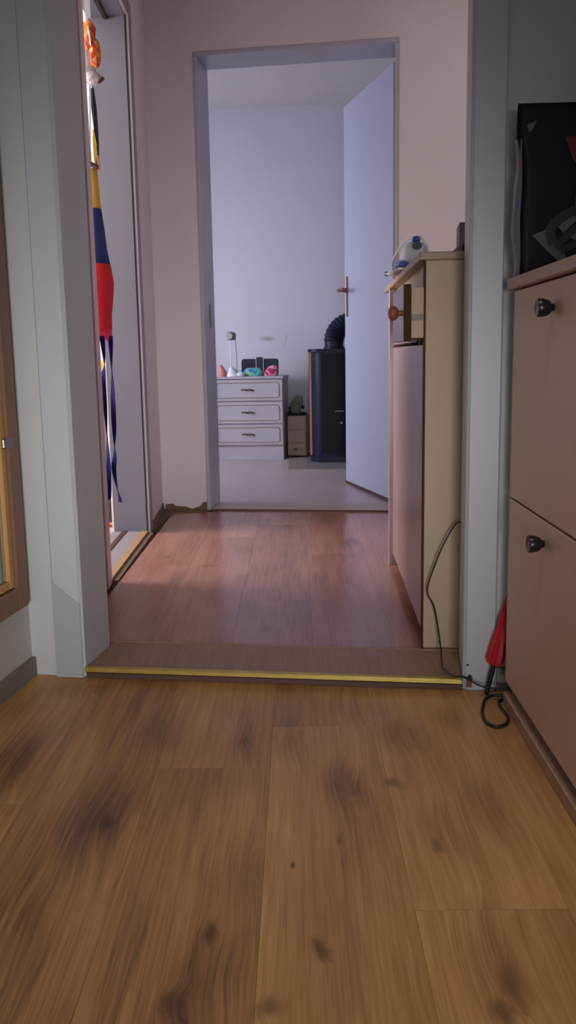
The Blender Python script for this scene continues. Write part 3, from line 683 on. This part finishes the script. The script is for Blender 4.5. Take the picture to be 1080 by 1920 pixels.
# ------------------------------------------------------------------ shoe cabinet
sc = thing('shoe_cabinet', 'beech two-flap shoe cabinet with black cup knobs standing on the oak floor', 'cabinet', (.404, 1.72, -.02))
SL = 1.02; SD = .24                    # local x into depth, y negative towards the viewer
link('side_panel', bx(.020, SD, -.017, 0, 0, .803, bev=.001), M['beech'], sc)
link('side_panel', bx(.020, SD, -SL, -SL+.017, 0, .803, bev=.001), M['beech'], sc)
link('plinth', bx(.024, .036, -SL+.0175, -.0175, 0, .045), M['beech'], sc)
link('back_panel', bx(SD-.008, SD-.001, -SL+.0175, -.0175, .045, .803), M['beech'], sc)
link('floor_strip', bx(-.004, .0235, -SL, 0, 0, .026, bev=.002), M['beech_edge'], sc)
link('top', bx(-.012, SD+.004, -SL-.012, .012, .8035, .824, bev=.002), M['beech_edge'], sc)
link('inner_shelf', bx(.022, SD-.009, -SL+.0175, -.0175, .408, .424), M['beech'], sc)
for z0, z1, ky, kz in ((.049, .4145, -.248, .377), (.4185, .801, -.263, .758)):
    f = link('flap', bx(.0, .018, -SL+.001, -.001, z0, z1, bev=.0012), M['beech'], sc)
    link('edge_band', bx(-.0004, .018, -.0009, .0006, z0+.001, z1-.001), M['beech_edge'], f)
    kb = la([(.006, 0), (.0065, -.004), (.0095, -.006), (.0125, -.010), (.0142, -.017), (.0146, -.025), (.0135, -.0265), (.010, -.025)], 24, 'x', (0, ky, kz))
    link('knob', kb, M['black'], f, 50)

# carrier bag standing on the shoe cabinet
TZ = .8045
bg = thing('carrier_bag', 'glossy black printed carrier bag with grey crumpled side standing on the shoe cabinet', 'bag', (.3965, 1.700, TZ), -.02)
def bagface(x0, x1, y, z0, z1, th, seed, amp=.004, nx=12, nz=24, left=None):
    r = random.Random(seed); ph = [(r.uniform(10, 40), r.uniform(10, 40), r.uniform(0, 6)) for _ in range(5)]
    bm = bmesh.new(); G = [[], []]
    for side in (0, 1):
        for j in range(nz+1):
            row = []
            for i in range(nx+1):
                t = i/nx; z = z0+(z1-z0)*j/nz; xl = x0+(left(j/nz) if left else 0); x = xl+(x1-xl)*t
                k = sum(math.sin(a*x+b2*z+p) for a, b2, p in ph)/5*amp
                row.append(bm.verts.new((x, y+k+(th if side else 0), z)))
            G[side].append(row)
    for g in G:
        for j in range(nz):
            for i in range(nx): bm.faces.new((g[j][i], g[j][i+1], g[j+1][i+1], g[j+1][i]))
    for j in range(nz):
        for i in (0, nx): bm.faces.new((G[0][j][i], G[0][j+1][i], G[1][j+1][i], G[1][j][i]))
    for i in range(nx):
        for j in (0, nz): bm.faces.new((G[0][j][i], G[0][j][i+1], G[1][j][i+1], G[1][j][i]))
    return bm
BH = .297
wv = lambda t: .012*(1-t)**.4*(t < .85)+.0015*math.sin(9*t)
link('front_film', bagface(.0, .20, 0, 0, BH, .003, 3, .003, left=lambda t: .010*max(0, min(1, (.86-t)*6))+.001*math.sin(14*t)), M['bag'], bg, 'full')
link('back_film', bagface(.006, .20, .028, 0, BH-.004, .003, 4, .002), M['bag'], bg, 'full')
gs = bmesh.new(); R2 = []
for j in range(25):
    t = j/24; z = BH*.80*t
    w = .001-.006*math.exp(-((t-.42)/.16)**2)+.0015*math.sin(17*t)-.004*(t > .9)*0
    xr = .010+.001*math.sin(14*t*.8)
    R2.append([gs.verts.new((xr, -.001, z)), gs.verts.new((.004+w*.5+.002*math.sin(11*t), .004, z)), gs.verts.new((w, .012, z)), gs.verts.new((.012, .018+.002*math.sin(8*t), z)), gs.verts.new((w+.006, .026, z)), gs.verts.new((.014, .0275, z))])
for a, b2 in zip(R2, R2[1:]):
    for k in range(5): gs.faces.new((a[k], a[k+1], b2[k+1], b2[k]))
link('side_gusset', gs, M['gusset'], bg, 'full')['label'] = 'grey crumpled side gusset'
M['p_red'] = mat('dark red print', (84, 10, 20), .4, vary=.2, vscale=20); M['p_blue'] = mat('dark blue print', (12, 20, 40), .4, vary=.2, vscale=20)
M['p_grey'] = mat('silver grey print', (84, 82, 82), .4, vary=.25, vscale=30); M['p_hand'] = mat('near black print', (9, 9, 12), .45, vary=.1)
def prt(nm, poly, m, d=-.0045): return link(nm, pr([(x-.004, z) for x, z in poly], d, d+.0006, 'y'), m, bg)
prt('grey_print', [(.020, .268-.008), (.038, .267), (.030, .252), (.024, .248)], M['p_grey'])
prt('red_print', [(.088, .238), (.20, .252), (.20, .18), (.118, .18), (.100, .205)], M['p_red'])
prt('blue_print', [(.112, .176), (.20, .176), (.20, .06), (.122, .075), (.106, .10)], M['p_blue'])
prt('blade_print', [(.035, .072), (.060, .082), (.082, .060), (.098, .030), (.088, .022), (.060, .046)], M['p_grey'])
prt('blade_print', [(.080, .086), (.108, .108), (.112, .096), (.090, .074)], M['p_grey'], -.0052)
prt('blade_print', [(.098, .068), (.125, .086), (.16, .092), (.15, .076), (.112, .062)], M['p_grey'], -.0052)
hp = bmesh.new()
for pts, r in (([(.068, .056), (.062, .080), (.078, .100), (.115, .118)], .0085), ([(.074, .048), (.092, .070), (.12, .090), (.16, .10)], .0065), ([(.082, .044), (.110, .056), (.14, .064), (.18, .066)], .006)):
    P = smooth_pts([(x, 0, z) for x, z in pts], 4); rows = []
    for i, p in enumerate(P):
        t = (P[min(i+1, len(P)-1)]-P[max(i-1, 0)]).normalized(); nrm = Vector((-t.z, 0, t.x))*r
        rows.append([hp.verts.new((*(p+nrm+Vector((0, yy, 0))),)) for yy in (-.0062, -.0054)]+[hp.verts.new((*(p-nrm+Vector((0, yy, 0))),)) for yy in (-.0054, -.0062)])
    for a, b2 in zip(rows, rows[1:]):
        for k in range(4): hp.faces.new((a[k], a[(k+1) % 4], b2[(k+1) % 4], b2[k]))
    hp.faces.new(rows[0]); hp.faces.new(rows[-1])
link('hand_print', hp, M['p_hand'], bg)

# ------------------------------------------------------------------ umbrella and cables
um = thing('umbrella', 'folded red umbrella with black shaft standing upside down behind the shoe cabinet', 'umbrella', (.377, 1.768, -.0195))
ax = Vector((.047, .003, .21)); ax.normalize()
def along(d, dx=0): return tuple(ax*d)
cb = bmesh.new(); rings = []
q1 = ax.cross(Vector((0, 1, 0))).normalized(); q2 = ax.cross(q1)
for d, r in ((.064, .006), (.067, .0125), (.076, .0160), (.11, .0145), (.15, .0115), (.20, .0085), (.25, .006), (.30, .004)):
    rings.append([cb.verts.new(ax*d+q1*r*math.cos(2*PI*k/24)*(1+.20*math.sin(6*2*PI*k/24+d*14))+q2*r*.75*math.sin(2*PI*k/24)*(1+.20*math.sin(6*2*PI*k/24+d*14))) for k in range(24)])
for a, b2 in zip(rings, rings[1:]):
    for k in range(24): cb.faces.new((a[k], a[(k+1) % 24], b2[(k+1) % 24], b2[k]))
cb.faces.new(rings[0]); cb.faces.new(rings[-1])
link('canopy', cb, M['umb'], um, 35)
link('shaft', tu([along(.002), along(.035), along(.072)], [.0045, .0052, .0052], 12), M['black'], um, True)
link('ferrule', tu([along(.30), along(.325)], .0025, 8), M['steel'], um, True)
pw = tag(link('power_cord', tu(smooth_pts([(.417, 1.738, -.010), (.400, 1.741, -.011), (.384, 1.741, -.011), (.368, 1.730, -.013), (.356, 1.700, -.0165), (.347, 1.655, -.0165), (.348, 1.615, -.0165), (.362, 1.600, -.0165), (.382, 1.612, -.0165), (.393, 1.645, -.0165), (.390, 1.690, -.0165), (.393, 1.722, -.0165), (.41, 1.742, -.0165)], 7), .0032, 8), M['cable'], smooth=True),
         'thick black cord looping on the floor below the red umbrella', 'cord')
tc_ = tag(link('thin_cable', tu(smooth_pts([(.372, 1.975, .300), (.347, 1.972, .300), (.321, 1.972, .256), (.303, 1.974, .212), (.285, 1.978, .148), (.299, 1.974, .112), (.307, 1.972, .074), (.312, 1.95, .022), (.304, 1.88, .0085), (.303, 1.85, .0095), (.314, 1.80, .0105), (.334, 1.783, .013), (.362, 1.762, .003), (.385, 1.752, .001), (.417, 1.746, .003)], 7), .0019, 8), M['cable'], smooth=True),
          'thin black cable hanging down the birch cabinet side and over the brass nosing', 'cable')

# ------------------------------------------------------------------ windsock and ornament in the side doorway
wy = 3.2
ws = thing('windsock', 'yellow, blue and red windsock with blue ribbon tails hanging in the side doorway', 'windsock', (0, wy, 0))
link('hanging_cord', tu([(-.668, 0, 1.8615), (-.670, 0, 1.60), (-.684, 0, 1.318)], .0016, 6), M['black'], ws, True)
link('hanging_cord', tu([(-.664, 0, 1.60), (-.664, 0, 1.45), (-.662, 0, 1.312)], .0016, 6), M['black'], ws, True)
link('dark_streamer', ribbon(bmesh.new(), [(-.665, .004, 1.56), (-.663, .004, 1.50), (-.659, .004, 1.42), (-.656, .004, 1.36), (-.656, .004, 1.32)], [.010, .018, .014, .006, .003], [.1, .2, .1, 0, 0]), M['dnavy'], ws)
link('cream_strip', ribbon(bmesh.new(), [(-.690, .006, 1.52), (-.690, .006, 1.40), (-.686, .006, 1.32)], [.012, .016, .013], [.1, .1, .1]), M['cream'], ws)
link('yellow_petal', ribbon(bmesh.new(), [(-.668, -.003, 1.43), (-.666, -.003, 1.405), (-.665, -.003, 1.38), (-.665, -.003, 1.345), (-.667, -.003, 1.315)], [.003, .008, .013, .011, .004], [0, .1, .2, .1, 0]), M['yellow'], ws)
link('orange_tab', ribbon(bmesh.new(), [(-.656, -.002, 1.345), (-.654, -.002, 1.30)], [.004, .007], [0, 0]), M['orange'], ws)
link('spreader_stick', tu([(-.740, -.022, 1.345), (-.655, -.022, 1.303)], .0085, 10), M['brown'], ws, True)
cxs = -.690
link('yellow_sleeve', lo([(cxs, 0, 1.303, .028, .020, .03), (cxs, 0, 1.24, .030, .022, .04), (cxs, 0, 1.174, .034, .026, .04)], 40), M['yellow'], ws, 'full')
link('blue_sleeve', lo([(cxs, 0, 1.1735, .0345, .027, .04), (cxs, 0, 1.10, .042, .034, .04), (cxs, 0, 1.04, .047, .04, .03), (cxs, 0, .992, .055, .044, .03)], 40), M['navy'], ws, 'full')
link('red_sleeve', lo([(cxs, 0, .9915, .056, .045, .03), (cxs, 0, .93, .065, .050, .02), (cxs, 0, .88, .060, .048, .03), (cxs, 0, .82, .052, .042, .04), (cxs, 0, .772, .050, .040, .05), (cxs, 0, .766, .047, .037, .05)], 40), M['red'], ws, 'full')
hm = bmesh.new()
for k in range(10):
    a = 2*PI*k/10; p = (cxs+.048*math.cos(a), .038*math.sin(a))
    ribbon(hm, [(p[0], p[1], .775), (p[0], p[1], .75), (p[0], p[1], .732)], [.024, .020, .006], [a+PI/2]*3)
link('scalloped_hem', hm, M['pink'], ws)
def tail(pts, w, tw): 
    P = smooth_pts(pts, 5); n = len(P)
    return ribbon(bmesh.new(), P, [w]*n, [tw*i/n+.2 for i in range(n)])
link('ribbon_tail', tail([(-.667, -.036, .75), (-.663, -.036, .66), (-.670, -.034, .60), (-.669, -.03, .45), (-.668, -.03, .30), (-.672, -.03, .18)], .017, 7.5), M['blue'], ws)
link('ribbon_tail', tail([(-.643, -.012, .75), (-.644, -.012, .62), (-.6455, -.012, .45), (-.648, -.012, .34), (-.653, -.014, .275), (-.634, -.02, .169)], .017, 9.0), M['blue'], ws)
link('ribbon_tail', tail([(-.70, .03, .75), (-.70, .03, .5), (-.705, .03, .2)], .017, 6), M['blue'], ws)

orn = thing('hanging_ornament', 'white and orange hanging ornament at the top of the side doorway', 'ornament', (0, wy-.06, 0))
link('loop', ribbon(bmesh.new(), smooth_pts([(-.648, 0, 1.861), (-.655, 0, 1.80), (-.652, 0, 1.72), (-.655, 0, 1.66)], 4), [.012, .014, .016, .016, .018, .018, .017, .016, .015, .014, .013, .012, .012], [.1]*13), M['white'], orn)
wb = bl((-.662, 0, 1.625), (.030, .026, .060), 3, 2, .08)
blob(wb, (-.648, -.004, 1.572), (.026, .024, .022), 3, 4, .10)
link('white_body', wb, M['offwhite'], orn, 'full')
ob = bl((-.650, -.022, 1.70), (.021, .014, .044), 3, 6, .14); blob(ob, (-.634, -.02, 1.648), (.017, .013, .046), 3, 7, .14); blob(ob, (-.656, -.02, 1.672), (.009, .012, .026), 2, 9, .1)
link('orange_wing', ob, M['orange'], orn, 'full')
link('white_streak', tu(smooth_pts([(-.648, -.036, 1.715), (-.644, -.036, 1.69), (-.642, -.034, 1.66)], 4), .003, 6), M['white'], orn, True)
link('brown_foot', tu(smooth_pts([(-.640, -.006, 1.565), (-.626, -.008, 1.560), (-.612, -.008, 1.572)], 4), .006, 8), M['brown'], orn, True)
link('brown_foot', tu([(-.686, -.002, 1.565), (-.688, -.002, 1.515)], .007, 8), M['brown'], orn, True)

# what shows through the side doorway
sb = thing('slim_cabinet', 'slim grey beige cabinet seen through the gap behind the blue ribbons', 'cabinet', (-.775, 3.72, 0), -.14)
link('carcass', bx(-.25, .035, 0, .20, .04, .60, bev=.003), M['greybeige'], sb); link('top', bx(-.26, .04, -.006, .20, .6005, .615, bev=.002), M['dark'], sb)
link('plinth', bx(-.24, .03, .01, .19, 0, .04), M['dark'], sb)
o = tag(link('yellow_box', bx(-.04, .035, -.03, .03, 0, .05, bev=.004), M['yellow']), 'small yellow box on top of the slim grey cabinet', 'box'); o.location = (-.775, 3.78, .6155); o.rotation_euler.z = -.14
bt = thing('boot', 'dark grey boot with orange sole standing in front of the slim cabinet', 'boot', (-.772, 3.64, .0005))
link('upper', lo([(-.02, 0, .020, .045, .05), (-.02, 0, .07, .045, .048), (-.02, .005, .12, .038, .036), (-.02, .008, .20, .036, .034), (-.02, .008, .25, .038, .036)], 24), mat('dark grey leather', (66, 60, 60), .6, vary=.1), bt, 50)
link('sole', lo([(-.02, 0, 0, .047, .052), (-.02, 0, .0195, .048, .053)], 24), M['orange'], bt, 50)
